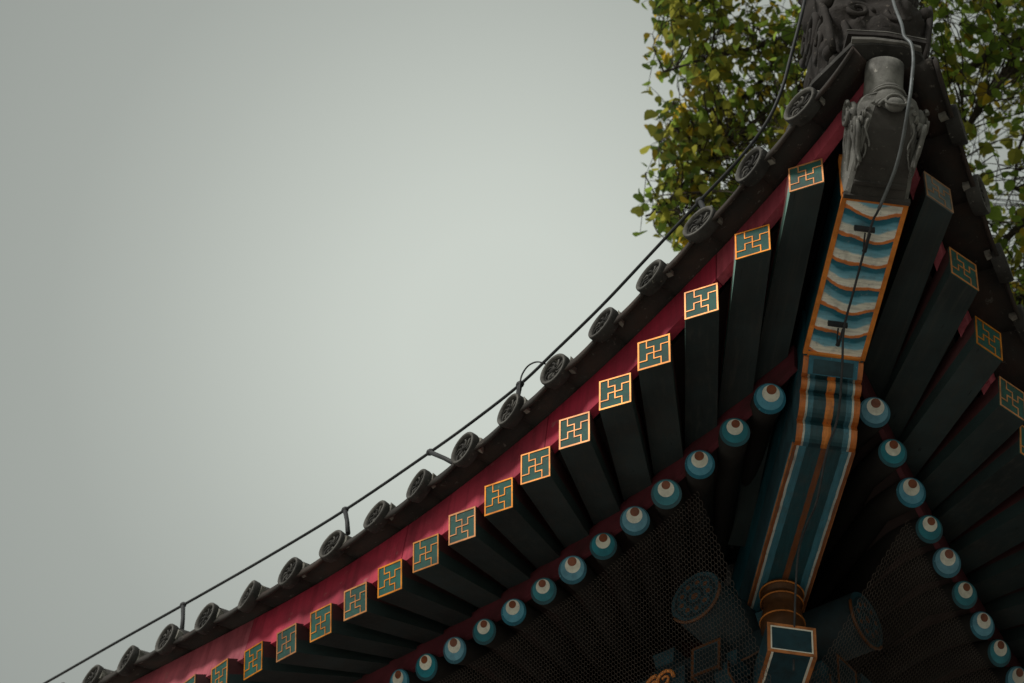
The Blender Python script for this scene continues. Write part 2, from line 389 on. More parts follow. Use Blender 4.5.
# --- soffit boards, the red strip between the rafters and the red eave board
def frange(a,b,n): return [a+(b-a)*i/(n-1) for i in range(n)]
def diag_clip(p):    # keep A-side points on their own side of the hip line x + y = 0
    d=p.x+p.y
    if d>-.09: p=p-Vector((1,1,0))*((d+.09)/2)
    return p
def side_sheets(B):
    ks=frange(-.75,18.6,60)
    rows=[]
    for k in ks:
        f=fly(k)+UP*(FH/2+.004); r=rnd(k)+UP*(.052+.092+FH+.004)
        f=f+(r-f)*(.27 if B else .19)
        rows.append([diag_clip(f),diag_clip(f+(r-f)*.5),diag_clip(r+(r-f)*.06)])
    mb=MB(); mb.slab(rows,.022,'soffit',smooth=False)
    if B: mb.mirror()
    mb.build('upper_soffit',temple)
    rows=[]
    for k in ks:
        f=fly(k); r=rnd(k); hor=Vector((f.x-r.x,f.y-r.y,0)).normalized()
        a=r+UP*(RR+.004)-hor*.01
        rows.append([diag_clip(a),diag_clip(a-hor*.6+UP*.16),diag_clip(a-hor*1.15+UP*.30)])
    mb=MB(); mb.slab(rows,.02,'soffit',smooth=False)
    if B: mb.mirror()
    mb.build('lower_soffit',temple)
    rows=[]
    for k in ks:
        f=fly(k); r=rnd(k); hor=Vector((f.x-r.x,f.y-r.y,0)).normalized()
        a=r+UP*(RR-.010)-hor*.006
        rows.append([diag_clip(a),diag_clip(a+UP*.112)])
    mb=MB(); mb.slab(rows,.02,'red_deep',smooth=False,dirv=Vector((0,1,0)))
    if B: mb.mirror()
    mb.build('rafter_stop_board',temple)
    ends=[-.40,.31,1.17,1.95,2.88,3.75] if not B else [-.40,.55,1.42,2.3,3.2,3.75]
    for s0,s1 in zip(ends[:-1],ends[1:]):
        rows=[]; off=random.uniform(-.002,.002)
        for s in frange(s0+.0018,s1-.0018,16):
            f=fly_c(s); t=til_c(s)
            yb=f.y+(.055 if B else .014)+off
            rows.append([Vector((f.x,yb,f.z+FH/2+.002)),Vector((f.x,yb-.002,max(t.z,f.z+FH/2+.07)))])
        mb=MB(); mb.slab(rows,.035,'red',smooth=False,dirv=Vector((0,1,0)))
        if B: mb.mirror()
        mb.build('eave_board',temple)
side_sheets(False); side_sheets(True)

# --- roof tiles: barrel rows with round end discs, pan tiles between them
TR=.061
def roof_rise(t): return .33*t+.055*t*t
def tile_row(k,B):
    c=til(k)+UP*random.uniform(-.004,.004); s=-c.x
    T=min(max(-c.x-c.y-.16,.22),3.0)
    mb=MB(); n=max(3,int(T/.28)); pts=[];rad=[]; y0=.024
    for i in range(n):
        a=max(y0,T*i/n); b=T*(i+1)/n
        for t,rr in ((a,TR*.985),(b-.012,TR*.97),(b-.010,TR*1.0)):
            pts.append(c+Vector((0,t,roof_rise(t)))); rad.append(rr)
    arc=frange(R(-8),R(188),13)
    mb.grid([[p+Vector((rr*math.cos(a),0,rr*math.sin(a))) for a in arc] for p,rr in zip(pts,rad)],'tile')
    p0=pts[0]; mb.add([p0+Vector((rad[0]*math.cos(a),0,rad[0]*math.sin(a))) for a in arc],[list(range(len(arc)))],'tile')
    if B: mb.mirror()
    o=mb.build('roof_tile',temple)
    # end disc: raised rim, sunk face, petal relief
    tilt=R(-1+random.uniform(-5,5)); yaw=R(random.uniform(-7,7)-9)
    n=Vector((math.sin(yaw),-math.cos(yaw)*math.cos(tilt),-math.sin(tilt))).normalized()
    x=UP.cross(n).normalized(); y=n.cross(x)
    mb=MB(); R0=.0665*random.uniform(.97,1.03); seg=32
    prof=[(R0*.90,-.032),(R0,-.012),(R0,.008),(R0*.97,.013),(R0*.84,.013),(R0*.80,.004),(R0*.78,-.003),(R0*.60,-.004)]
    rows=[[c+n*d+(x*math.cos(2*math.pi*i/seg)+y*math.sin(2*math.pi*i/seg))*r for i in range(seg+1)] for r,d in prof]
    mb.grid(rows[:2],'tile'); mb.grid(rows[1:4],'tile'); mb.grid(rows[3:6],'rim'); mb.grid(rows[5:],'tile')
    mb.add([c+n*-.004+(x*math.cos(2*math.pi*i/seg)+y*math.sin(2*math.pi*i/seg))*R0*.60 for i in range(seg)],[list(range(seg))],'tile')
    ph=random.random()
    for q in range(8):
        an=2*math.pi*(q+ph)/8
        d1=x*math.cos(an)+y*math.sin(an); d2=x*math.cos(an+.35)+y*math.sin(an+.35)
        mb.tube([c+d1*R0*.18,c+d1*R0*.45+n*.004,c+d2*R0*.62+n*.003,c+d2*R0*.72-n*.002],[.002,.0038,.0038,.002],'rim' if random.random()<.3 else 'tile',6)
    mb.ball(c+n*.0,(.012,.012,.008),'tile',10,6)
    if B: mb.mirror()
    mb.build('end_disc',o)
    # lime pointing either side of the barrel
    for sd in (1,):
        mb=MB()
        a=c+Vector((sd*.068,.014+random.uniform(-.003,.005),.002+random.uniform(-.004,.004)))
        w=random.uniform(.006,.010); l=random.uniform(.010,.014); hgt=random.uniform(.026,.036)
        p=[a+Vector((sx*w*(1-.3*(sz>0)),sy*l,sz*hgt-sd*0)) for sx,sy,sz in ((-1,-1,-1),(1,-1,-1),(1,-1,.6),(-1,-1,1),(-1,1,-1),(1,1,-1),(1,1,.6),(-1,1,1))]
        p=[q+Vector((random.uniform(-.004,.004),random.uniform(-.004,.004),random.uniform(-.004,.004))) for q in p]
        mb.hexa(p,'mortar')
        if B: mb.mirror()
        mb.build('mortar',o)
def pan_row(k,B,first=False):
    """concave pan tile between barrels k and k+1, with a drip lip along its outer edge"""
    a=til(k) if not first else til_c(-.43); b=til(k+1)
    mb=MB(); N=10
    T=min(max(-b.x-b.y-.1,.25),3.0); nt_=max(3,int(T/.22))
    def pt(i,t,dz=0):
        f=i/N; p=a.lerp(b,f); sag=-.020*(1-(2*f-1)**2)
        return Vector((p.x,p.y+.014+t,p.z-.009+sag+roof_rise(t)+dz))
    rows=[]
    for j in range(nt_):
        t0=T*j/nt_; t1=T*(j+1)/nt_
        rows.append([pt(i,t0) for i in range(N+1)]); rows.append([pt(i,t1-.004,-.006) for i in range(N+1)])
    mb.slab(rows,.018,'pan')
    # lip
    lip=[]
    for i in range(N+1):
        f=i/N; d=.012+.012*(1-abs(2*f-1))**.8+.007*noise.noise(Vector((a.x*9+f*3,k*1.7,.4)))
        lip.append([pt(i,-.004,.014),pt(i,-.012,-d)])
    mb.slab(lip,.012,'pan',dirv=Vector((0,1,0)))
    if B: mb.mirror()
    mb.build('pan_tile',temple)
for k in range(NA_T): tile_row(k,False); pan_row(k,False)
pan_row(-1,False,True)
for k in range(NA_T): tile_row(k,True); pan_row(k,True)
pan_row(-1,True,True)

# --- hip beam, built in its own frame: x outward along the diagonal, y across, z up
HZ=-math.pi/4
W=.1
mb=MB()
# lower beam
mb.box((-3.0,-W,.04),(-.405,W,.27),'darker_blue',{2:'beam'})
def strip_prism(mb,prof,w,mat,side):
    """closed u-z outline extruded across; the first run of the outline (its underside) takes mat"""
    n=len(prof); o=len(mb.v)
    for sgn in (-w,w):
        for (u,z) in prof: mb.v.append(Vector((u,sgn,z)))
    for i in range(n):
        j=(i+1)%n; mb.f.append([o+i,o+j,o+n+j,o+n+i]); mb.m.append(mb.mi(mat if i<n-3 else side)); mb.sm.append(False)
    mb.f.append([o+i for i in range(n)][::-1]); mb.m.append(mb.mi(side)); mb.sm.append(False)
    mb.f.append([o+n+i for i in range(n)]); mb.m.append(mb.mi(side)); mb.sm.append(False)
A0=Vector((-.212,0,.277)); A1=Vector((-.405,0,.036))
dn=(A1-A0); L0=dn.length; dn.normalize(); nn=Vector((-dn.z,0,dn.x))  # outward-down normal
if nn.x<0: nn=-nn
prof=[]
br=[0,.25,.41,.73,1.0]; bul=[.006,.012,.020,.014]
for i in range(4):
    for q in range(8):
        f=q/7; p=A0+dn*L0*(br[i]+(br[i+1]-br[i])*f)+nn*(bul[i]*math.sin(math.pi*f)**.7-.006*(q in(0,7)))
        prof.append((p.x,p.z))
prof+=[(-.408,.04),(-.45,.268),(-.22,.30)]
strip_prism(mb,prof,W,'nose','darker_blue')
def nose_plate(f0,f1,w,d,mat):
    c=[A0+dn*L0*f+nn*(bul[0]-.004+e)+Vector((0,y,0)) for e in (d-.004,d) for f,y in ((f0,-w),(f0,w),(f1,w),(f1,-w))]
    mb.hexa(c,mat)
nose_plate(.02,.225,.082,.009,'blue_deep'); nose_plate(.055,.215,.066,.011,'darker_blue')
hip=mb.build('hip_beam',temple,rz=HZ)
# upper beam with painted waves underneath
mb=MB()
def up_z(u): return .277+(u+.212)*(.322-.277)/(.405+.212)+.018*max(0,(u-.1)/.3)**2*0
us=frange(-.212,.405,12)
for a,b in zip(us[:-1],us[1:]):
    za,zb=up_z(a),up_z(b)
    mb.hexa([(a,-W+.012,za),(a,W-.012,za),(a,W-.012,za+.25),(a,-W+.012,za+.25),(b,-W+.012,zb),(b,W-.012,zb),(b,W-.012,zb+.25),(b,-W+.012,zb+.25)],'teal_dark',{2:'wave'})
mb.box((-2.2,-W+.002,.272),(-.2122,W-.002,.50),'teal_dark')
upper=mb.build('upper_hip_beam',temple,rz=HZ)
# raised gold borders along its edges
mb=MB()
for sd in (-1,1):
    for a,b in zip(us[:-1],us[1:]):
        za,zb=up_z(a)-.003,up_z(b)-.003
        y0,y1=sd*(W-.012),sd*(W+.003)
        mb.hexa([(a,y0,za),(a,y1,za),(a,y1,za+.012),(a,y0,za+.012),(b,y0,zb),(b,y1,zb),(b,y1,zb+.012),(b,y0,zb+.012)],'orange')
    mb.box((.385,sd*(W-.0105),.345),(.404,sd*(W+.002),.55),'orange')
mb.box((.392,-W+.0125,.318),(.407,W-.0125,.335),'orange')
mb.box((-.214,-W+.0125,.268),(-.200,W-.0125,.285),'orange')
mb.build('gilt_border',upper)
mb=MB()   # side facing of the beam: thin pale line and gold line
for sd in (-1,1):
    y0,y1=sd*(W+.0005),sd*(W+.004)
    mb.box((-2.9,min(y0,y1),.042),(-.412,max(y0,y1),.056),'edge_dim')
    mb.box((-2.9,min(y0,y1),.0565),(-.415,max(y0,y1),.068),'blue_deep')
mb.build('gilt_border',hip)

# --- beast-head sleeve on the tip of the hip beam
mb=MB()
secs=[(.408,.312,.50,.098,.104),(.455,.324,.53,.096,.108),(.52,.342,.545,.092,.108),(.575,.372,.55,.086,.104),(.61,.405,.548,.078,.098),(.635,.44,.54,.070,.090),(.655,.475,.53,.06,.078),(.67,.50,.52,.04,.05)]
rows=[];bot=[]
for (u,z0,z1,w,w2) in secs:
    c=.014
    bot.append([(u,-w+c,z0),(u,w-c,z0)])
    rows.append([(u,w-c,z0),(u,w,z0+c),(u,w2,z0+(z1-z0)*.55),(u,w2*.92,z1-c),(u,w2*.6,z1),(u,-w2*.6,z1),(u,-w2*.92,z1-c),(u,-w2,z0+(z1-z0)*.55),(u,-w,z0+c),(u,-w+c,z0)])
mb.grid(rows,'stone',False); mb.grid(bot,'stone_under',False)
mb.add(rows[-1],[list(range(10))],'stone'); mb.add(rows[0],[list(range(10))[::-1]],'stone')
mb.box((.4075,-.102,.306),(.422,.102,.325),'stone_under')
mb.box((.4565,-.080,.316),(.468,.080,.340),'stone_under')
# brow, snout ridges, nose ball
mb.ball((.632,-.004,.516),(.056,.056,.060),'stone',24,14)
for q in range(5):                                                       # wrinkles across the brow
    th=.5+.26*q
    mb.tube([(.632+.0575*math.sin(th)*math.cos(a)*1.0,-.004+.0575*math.sin(th)*math.sin(a)*1.02,.516+.0615*math.cos(th)) for a in frange(-1.45,1.45,16)],[.0022+.0030*math.cos(a*.9) for a in frange(-1.45,1.45,16)],'stone',6)
mb.ball((.668,.006,.452),(.022,.030,.026),'stone',18,12)
for q,(rx,zz,uu) in enumerate(((.060,.478,.668),(.052,.466,.674),(.044,.456,.679))):
    mb.tube([(uu-.018*abs(math.cos(a)),.004+rx*math.cos(a),zz+.030*math.sin(a)-.006) for a in frange(.05,math.pi-.05,16)],.0058,'stone',7)
mb.tube([(.684-.004*math.cos(2*a),.006+.031*math.cos(a),.452+.027*math.sin(a)) for a in frange(0,2*math.pi,20)],.0045,'stone',6)
for sd in (-1,1):
    mb.ball((.585,sd*.103,.505),(.034,.020,.050),'stone',16,10)
    mb.tube([(.585+.032*math.cos(a),sd*.122,.505+.046*math.sin(a)) for a in frange(0,5.6,18)],.0065,'stone',7)
    mb.tube([(.585+.016*math.cos(a),sd*.122,.508+.026*math.sin(a)) for a in frange(1,6.2,12)],.005,'stone',6)
    for q in range(6):                                                   # curls on the cheek
        cu,cv,cz,r=.632-.008*q,sd*(.070+.006*q),.446-.004*q+.010*math.sin(q*2.2),.017+.003*math.sin(q*1.9)
        mb.tube([(cu+r*(1-.7*t)*math.cos(8*t+q),cv+sd*.012*t,cz+r*(1-.7*t)*math.sin(8*t+q)) for t in frange(0,1,16)],[.006*(1-.5*t) for t in frange(0,1,16)],'stone',6)
    for q in range(10):                                                   # mane strands swept back along the cheek
        f=q/9; pts=[]
        for t in frange(0,1,12):
            u=.622-.06*f-(.075+.085*f)*t+.010*math.sin(6*t+q*1.3); z=.425+.095*f-(.050+.075*(1-.4*f))*t-.010*math.sin(5*t+q*.9)
            wv=.083+.024*min(1,max(0,(z-.33)/.12))+.005*math.sin(3.1*t+q)
            pts.append((u,sd*wv,z))
        mb.tube(pts,[(.004+.006*math.sin(math.pi*min(1,t*.85+.12)))*(.8+.35*math.sin(q*2.7)) for t in frange(0,1,12)],'stone',6)
    for q in range(3):                                                   # whiskers hanging past the jaw
        mb.tube([(.625-.02*q-(.05+.015*q)*t,sd*(.066+.006*q+.008*math.sin(5*t+q)),.425-.012*q-.075*t) for t in frange(0,1,10)],[.0055*(1-.6*t) for t in frange(0,1,10)],'stone',6)
mb.build('beast_head',temple,rz=HZ)
# round barrel rising from the head to the corner tile
mb=MB()
mb.tube([(.60,-.012,.50),(.622,-.012,.56),(.648,-.012,.62),(.672,-.012,.665)],[.061,.0605,.060,.060],'stone',28)
mb.build('corner_barrel',temple,rz=HZ)
# corner tile slabs
mb=MB()
def poly_slab(mb,pts,z0,th,mat,tilt=0):
    n=len(pts)
    vs=[(u,v,z0+tilt*(u-.5)) for u,v in pts]+[(u,v,z0+th+tilt*(u-.5)) for u,v in pts]
    mb.add(vs,[list(range(n))[::-1],list(range(n,2*n))]+[[i,(i+1)%n,(i+1)%n+n,i+n] for i in range(n)],mat)
poly_slab(mb,[(.722,-.125),(.735,-.06),(.737,.03),(.715,.095),(.55,.22),(.40,.27),(.40,-.27),(.58,-.22)],.650,.022,'tile',.14)
poly_slab(mb,[(.738,-.127),(.745,-.06),(.745,.03),(.735,.09),(.722,.095),(.728,.03),(.728,-.06),(.714,-.125)],.660,.014,'rim',.14)
mb.build('corner_tile',temple,rz=HZ)
mb=MB()
poly_slab(mb,[(.695,-.125),(.705,0),(.695,.125),(.2,.13),(.2,-.13)],.80,.02,'stone_dark')
poly_slab(mb,[(.697,-.127),(.707,0),(.697,.127),(.69,.127),(.698,0),(.69,-.127)],.8205,.005,'rim')
poly_slab(mb,[(.655,-.10),(.655,.10),(.2,.11),(.2,-.11)],.675,.125,'stone_dark')
mb.build('ridge_base_tile',temple,rz=HZ)

# --- carved ridge beast above the corner (its top leaves the frame)
mb=MB()
def lump(u,v,z): 
    p=Vector((u,v,z))*9
    return 1+.16*noise.noise(p)+.11*noise.noise(p*2.3)+.07*abs(noise.noise(p*4.5))
nz,na=70,96
rows=[]
for i in range(nz+1):
    z=.836+.80*i/nz
    f=i/nz
    hu=.20+.05*math.sin(f*5)-.06*f; hv=.108+.060*min(1,f*3)+.015*math.sin(f*9)
    cu=.40+.05*math.sin(f*3.2)
    row=[]
    for j in range(na+1):
        a=2*math.pi*(j%na)/na
        ca,sa=math.cos(a),math.sin(a)
        e=.55
        x=hu*math.copysign(abs(ca)**e,ca); y=hv*math.copysign(abs(sa)**e,sa)
        k=lump(cu+x,y,z)
        row.append((cu+x*k,y*k,z+.008*noise.noise(Vector((x,y,z))*20)))
    rows.append(row)
mb.grid(rows,'stone_dark')
mb.add(rows[-1][:na],[list(range(na))],'stone_dark'); mb.add(rows[0][:na],[list(range(na))[::-1]],'stone_dark')
def scroll(c,r,sd,turns=1.6,th=.014,axis='v',ph=0):
    pts=[]
    for t in frange(0,1,26):
        a=ph+turns*2*math.pi*t; rr=r*(1-.75*t)
        if axis=='v': pts.append((c[0]+rr*math.cos(a),c[1]+sd*(.012*t),c[2]+rr*math.sin(a)))
        else: pts.append((c[0]+.012*t,c[1]+rr*math.cos(a),c[2]+rr*math.sin(a)))
    mb.tube(pts,[th*(1-.5*t) for t in frange(0,1,26)],'stone_dark',8)
for sd in (-1,1):
    scroll((.50,sd*.160,1.06),.085,sd,1.3,.016,ph=.6)
    scroll((.45,sd*.150,.90),.060,sd,1.5,.013,ph=2)
    scroll((.33,sd*.160,.98),.075,sd,1.4,.015,ph=1)
    scroll((.42,sd*.165,1.24),.10,sd,1.4,.017,ph=4)
    scroll((.30,sd*.155,1.40),.08,sd,1.4,.015,ph=3)
    for q in range(9):
        z=.845+.012*q+.07*q*.55; u=.56-.03*q*.5+.02*math.sin(q*2.1)
        mb.ball((u,sd*(.132+.02*math.sin(q*1.7)),z),(.03,.024,.028),'stone_dark',10,7)
    for q in range(8):
        mb.ball((.44-.045*q,sd*(.142+.015*math.sin(q)),.86+.02*math.sin(q*1.3)),(.032,.028,.030),'stone_dark',10,7)
for q in range(7):
    v=-.15+.05*q
    mb.tube([(.60+.03*math.sin(3*t+q),v*(1+.3*t),.86+.34*t) for t in frange(0,1,8)],[.012,.014,.013,.012,.013,.012,.010,.006],'stone_dark',7)
    mb.ball((.63,v*1.1,1.11+.015*math.sin(q*2)),(.028,.026,.03),'stone_dark',10,7)
scroll((.655,-.07,1.03),.05,1,1.4,.012,axis='u'); scroll((.655,.07,1.03),.05,1,1.4,.012,axis='u',ph=2)
mb.build('ridge_beast',temple,rz=HZ)
# hip ridge running up behind it
mb=MB()
pts=[]
for u in frange(.2,-3.6,14):
    s=-u/math.sqrt(2)
    t=max(0,s-til_c(s).y*-1); base=til_c(max(-.4,s)).z+roof_rise(max(0,s+.1))
    pts.append((u,0,base+.06))
rows=[[(p[0],-.10,p[2]-.12),(p[0],-.10,p[2]+.1),(p[0],-.06,p[2]+.18),(p[0],.06,p[2]+.18),(p[0],.10,p[2]+.1),(p[0],.10,p[2]-.12)] for p in pts]
mb.grid(rows,'tile')
mb.build('hip_ridge',temple,rz=HZ)

# --- vase, beam head and brackets under the hip
mb=MB()
vx=-1.145
prof=[(.052,.045),(.074,.032),(.078,.016),(.070,.004),(.060,-.004),(.072,-.014),(.075,-.028),(.066,-.040),(.070,-.07),(.078,-.11),(.076,-.15),(.062,-.185),(.056,-.20),(.070,-.212),(.070,-.232)]
seg=28
rows=[[(vx+r*math.cos(2*math.pi*i/seg),r*math.sin(2*math.pi*i/seg),z) for i in range(seg+1)] for r,z in prof]
mb.grid(rows,'vase')
for r_,z_ in ((.0785,.018),(.0755,-.027),(.0785,-.115)):
    mb.tube([(vx+r_*math.cos(a),r_*math.sin(a),z_) for a in frange(0,2*math.pi,28)],.0032,'edge_dim',6)
mb.build('beam_vase',temple,rz=HZ)
def beam_head(mb,front,back,w,z0,z1,face='teal_dark',edge='orange',line='blue_mid'):
    """painted beam nose in a frame whose x is outward"""
    mb.box((back,-w,z0),(front,w,z1),face)
    t=.010; d=.003
    # frame round the front face
    mb.box((front+.0002,-w-.001,z1-t),(front+d,w+.001,z1+.001),edge); mb.box((front+.0002,-w-.001,z0-.001),(front+d,w+.001,z0+t),edge)
    mb.box((front+.0002,-w-.001,z0+t),(front+d,-w+t,z1-t),edge); mb.box((front+.0002,w-t,z0+t),(front+d,w+.001,z1-t),edge)
    s=.005
    mb.box((front+.0001,-w+t,z1-t-s),(front+.002,w-t,z1-t),line); mb.box((front+.0001,-w+t,z0+t),(front+.002,w-t,z0+t+s),line)
    mb.box((front+.0001,-w+t,z0+t+s),(front+.002,-w+t+s,z1-t-s),line); mb.box((front+.0001,w-t-s,z0+t+s),(front+.002,w-t,z1-t-s),line)
    # edge lines along the underside
    for sd in (-1,1):
        a,b=sorted((sd*(w-.012),sd*(w+.0015)))
        mb.box((back,a,z0-.0025),(front-.0005,b,z0-.0002),edge)
        a,b=sorted((sd*(w-.020),sd*(w-.012)))
        mb.box((back,a,z0-.002),(front-.0005,b,z0-.0002),'white' if line=='blue_mid' else line)
mb=MB(); beam_head(mb,-1.0,-1.9,.0825,-.355,-.235,'darker_blue','edge_dim','white')
mb.build('beam_head',temple,rz=HZ)
def bracket(s,B,gold):
    """bracket set: nosed arm on stacked blocks and cross arms, facing out of side A"""
    mb=MB(); n0=len(mb.v)
    beam_head(mb,0,-.75,.062,-.275,-.15,'darker_teal','darker_orange','darker_blue')
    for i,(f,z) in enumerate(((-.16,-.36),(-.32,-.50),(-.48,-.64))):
        mb.box((-.85,-.055,z),(f,.055,z+.085),'darker_teal'); mb.box((f-.002,-.057,z-.002),(f+.003,.057,z+.012),'darker_orange')
        mb.hexa([(f-.10,-.075,z+.085),(f-.10,.075,z+.085),(f-.10,.055,z+.05),(f-.10,-.055,z+.05),(f,-.075,z+.085),(f,.075,z+.085),(f,.055,z+.05),(f,-.055,z+.05)],'darker_blue')
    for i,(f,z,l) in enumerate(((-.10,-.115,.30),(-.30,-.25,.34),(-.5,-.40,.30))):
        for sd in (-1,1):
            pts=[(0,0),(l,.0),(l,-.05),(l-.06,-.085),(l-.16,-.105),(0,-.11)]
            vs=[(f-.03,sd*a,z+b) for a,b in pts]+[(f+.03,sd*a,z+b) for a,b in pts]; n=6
            mb.add(vs,[list(range(n)),list(range(n,2*n))[::-1]]+[[q,(q+1)%n,(q+1)%n+n,q+n] for q in range(n)],'darker_blue' if i%2 else 'darker_teal')
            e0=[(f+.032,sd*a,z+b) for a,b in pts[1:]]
            mb.tube(e0,.004,'darker_orange',5)
            mb.hexa([(f-.055,sd*(l-.02),z+.055),(f-.055,sd*(l-.12),z+.055),(f-.045,sd*(l-.11),z+.0),(f-.045,sd*(l-.03),z+.0),(f+.055,sd*(l-.02),z+.055),(f+.055,sd*(l-.12),z+.055),(f+.045,sd*(l-.11),z+.0),(f+.045,sd*(l-.03),z+.0)],'darker_blue')
    if gold:   # gilt carved cloud panel beside the arm
        for q in range(5):
            c=(-.02-.01*q,-.20-.055*(q%3),-.215-.03*(q//2)); pts=[]
            for t in frange(0,1,22):
                a=q*1.3+9*t; r=.042*(1-.8*t); pts.append((c[0],c[1]+r*math.cos(a),c[2]+r*math.sin(a)))
            mb.tube(pts,[.008*(1-.4*t) for t in frange(0,1,22)],'orange',6)
        mb.box((-.055,-.36,-.31),(-.035,-.12,-.17),'darker_blue')
    # to world: local x -> -Y, local y -> +X
    mb.v=[Vector((p.y-s,-p.x+.72,p.z)) for p in mb.v]
    if B: mb.mirror()
    mb.build('bracket_set',temple)
for s,g in ((1.075,True),(1.95,False),(2.85,False)):
    bracket(s,False,g)
for s in (1.075,1.95): bracket(s,True,False)
# eave purlins crossing under the hip, with flower-painted ends
for B in (False,True):
    mb=MB(); c=Vector((-1.045,.61,-.025)); rp=.108
    mb.tube([c,c+Vector((0,4.0,0))],rp,'darker_teal',28)
    if B: mb.mirror()
    o=mb.build('eave_purlin',temple)
    mb=MB(); x=Vector((1,0,0)); y=UP; n=Vector((0,-1,0))
    disc(mb,c,x,y,n,rp*.99,.003,'darker_blue',t=.0025)
    disc(mb,c,x,y,n,rp*.82,.0045,'darker_teal')
    for q in range(9):
        a=2*math.pi*q/9
        disc(mb,c+(x*math.cos(a)+y*math.sin(a))*rp*.55,x,y,n,rp*.19,.006,'darker_blue',14)
        disc(mb,c+(x*math.cos(a)+y*math.sin(a))*rp*.55,x,y,n,rp*.09,.0075,'darker_orange',10)
    disc(mb,c,x,y,n,rp*.26,.006,'darker_blue',18); disc(mb,c,x,y,n,rp*.13,.0075,'darker_orange',14)
    mb.tube([c+n*.004+(x*math.cos(a)+y*math.sin(a))*rp for a in frange(R(215),R(370),18)],.006,'darker_orange',6)
    if B: mb.mirror()
    mb.build('painted_end',o)
# walls, architraves and columns down to the ground
for B in (False,True):
    mb=MB(); mb.box((-7,1.62,-4.85),(-1.6,1.80,.92),'wall')
    if B: mb.mirror()
    mb.build('wall',temple)
    mb=MB(); mb.box((-7,1.50,-1.05),(-1.4,1.618,-.68),'darker_teal'); mb.box((-7,1.493,-1.06),(-1.4,1.499,-1.02),'darker_orange'); mb.box((-7,1.493,-.72),(-1.4,1.499,-.68),'darker_orange')
    if B: mb.mirror()
    mb.build('architrave',temple)
mb=MB(); mb.box((-9,-.35,-5.2),(.35,9,-4.85),'added_plinth')  # unseen dark platform, added to cut ground bounce under the eaves
mb.build('added_dark_platform',temple)
for x,y in ((-1.5,1.5),(-4.2,1.5),(-1.5,4.2)):
    mb=MB(); mb.tube([(x,y,-4.8),(x,y,-3),(x,y,-.66)],[.17,.168,.155],'wall',28); mb.tube([(x,y,-4.85),(x,y,-4.77),(x,y,-4.70)],[.27,.27,.22],'stone',28)
    mb.build('column',temple)

# ------------------------------------------------------------------ netting under the eaves
def net(B):
    mb=MB(); a=.0080; r=.0008
    dx=a*math.sqrt(3); dy=a*1.5
    def P(x,y):     # x along the eave, y down the net
        s=x; f=y/.66
        top=rnd_c(max(s,.4)); p=top+Vector((0,.045,-.075)); p.x=-s
        q=Vector((-s,.86,-.60))
        p=p.lerp(q,f); p.y-=.0*math.sin(f*3.14); 
        return p+Vector((0,.010*noise.noise(Vector((x*3,y*3,1.3))),.012*noise.noise(Vector((x*4,y*4,5)))))
    seen=set()
    for j in range(int(.66/dy)):
        for i in range(int((1.1 if B else 2.1)/dx)):
            cx=.80+i*dx+(dx/2 if j%2 else 0); cy=j*dy
            if cx < .80: continue
            pts=[(cx+a*math.cos(R(90+60*q)),cy+a*math.sin(R(90+60*q))) for q in range(6)]
            for q in range(3):
                A,Bp=P(*pts[q]),P(*pts[q+1])
                t=(Bp-A).normalized(); x=t.cross(Vector((0,1,.3))).normalized()*r; y=t.cross(x).normalized()*r
                vs=[]
                for p in (A,Bp): vs+=[p+x,p-x*.5+y*.87,p-x*.5-y*.87]
                mb.add(vs,[(0,1,4,3),(1,2,5,4),(2,0,3,5)],'net')
    if B: mb.mirror()
    o=mb.build('bird_net',None,recalc=False)
    tag(o,'fine dark hexagonal bird net stretched under the '+('right-hand eave in deep shade' if B else 'left-hand eave in front of the brackets'),'net')
net(False); net(True)

# ------------------------------------------------------------------ cables
def smooth_path(P,n=6):
    P=[Vector(p) for p in P]; out=[]
    for i in range(len(P)-1):
        p0,p1,p2,p3=P[max(i-1,0)],P[i],P[i+1],P[min(i+2,len(P)-1)]
        for j in range(n):
            t=j/n
            out.append(.5*((2*p1)+(p2-p0)*t+(2*p0-5*p1+4*p2-p3)*t*t+(3*p1-p0-3*p2+p3)*t**3))
    out.append(P[-1]); return out
con=empty('lightning_conductor',(-3.4,-.06,H+.3),'thin dark lightning wire on small posts running above the left eave tiles','cable')
def kid(mb,name,par):
    # parts of a thing whose empty is not at the origin
    o=mb.build(name,par); o.location=Vector((0,0,H))-par.location; return o
path=[(-4.9,-.056,.48),(-4.37,-.056,.485),(-3.88,-.057,.499),(-3.367,-.056,.511),(-2.832,-.057,.526),(-2.329,-.073,.535),(-1.814,-.113,.547),(-1.548,-.144,.547),(-1.291,-.179,.556),(-1.094,-.21,.592),(-.856,-.253,.63),(-.645,-.295,.676),(-.333,-.364,.735),(-.131,-.413,.762),(.005,-.45,.815),(.08,-.47,.92),(.125,-.482,1.052),(.213,-.507,1.339),(.25,-.51,1.6)]
mb=MB(); mb.tube(smooth_path(path),.0062,'cable',8); kid(mb,'wire',con)
for a,b in (((-3.367,-.056,.511),(-3.30,-.057,.335)),((-2.329,-.073,.535),(-2.262,-.077,.37)),((-1.814,-.113,.547),(-1.62,-.12,.36)),((-1.291,-.179,.556),(-1.29,-.19,.43)),((-.333,-.364,.735),(-.29,-.36,.56))):
    a=Vector(a); b=Vector(b); mb=MB()
    mb.tube([a,a.lerp(b,.5)+Vector((.004,0,0)),b],[.010,.009,.010],'cable',8); mb.ball(a,(.018,.014,.014),'cable',10,7)
    kid(mb,'post',con)
mb=MB(); mb.tube(smooth_path([(-1.271,-.19,.45),(-1.279,-.19,.536),(-1.277,-.19,.59),(-1.252,-.19,.624),(-1.212,-.19,.621),(-1.174,-.19,.591),(-1.139,-.19,.547),(-1.09,-.17,.45)]),.0032,'cable',6); kid(mb,'tie_wire',con)

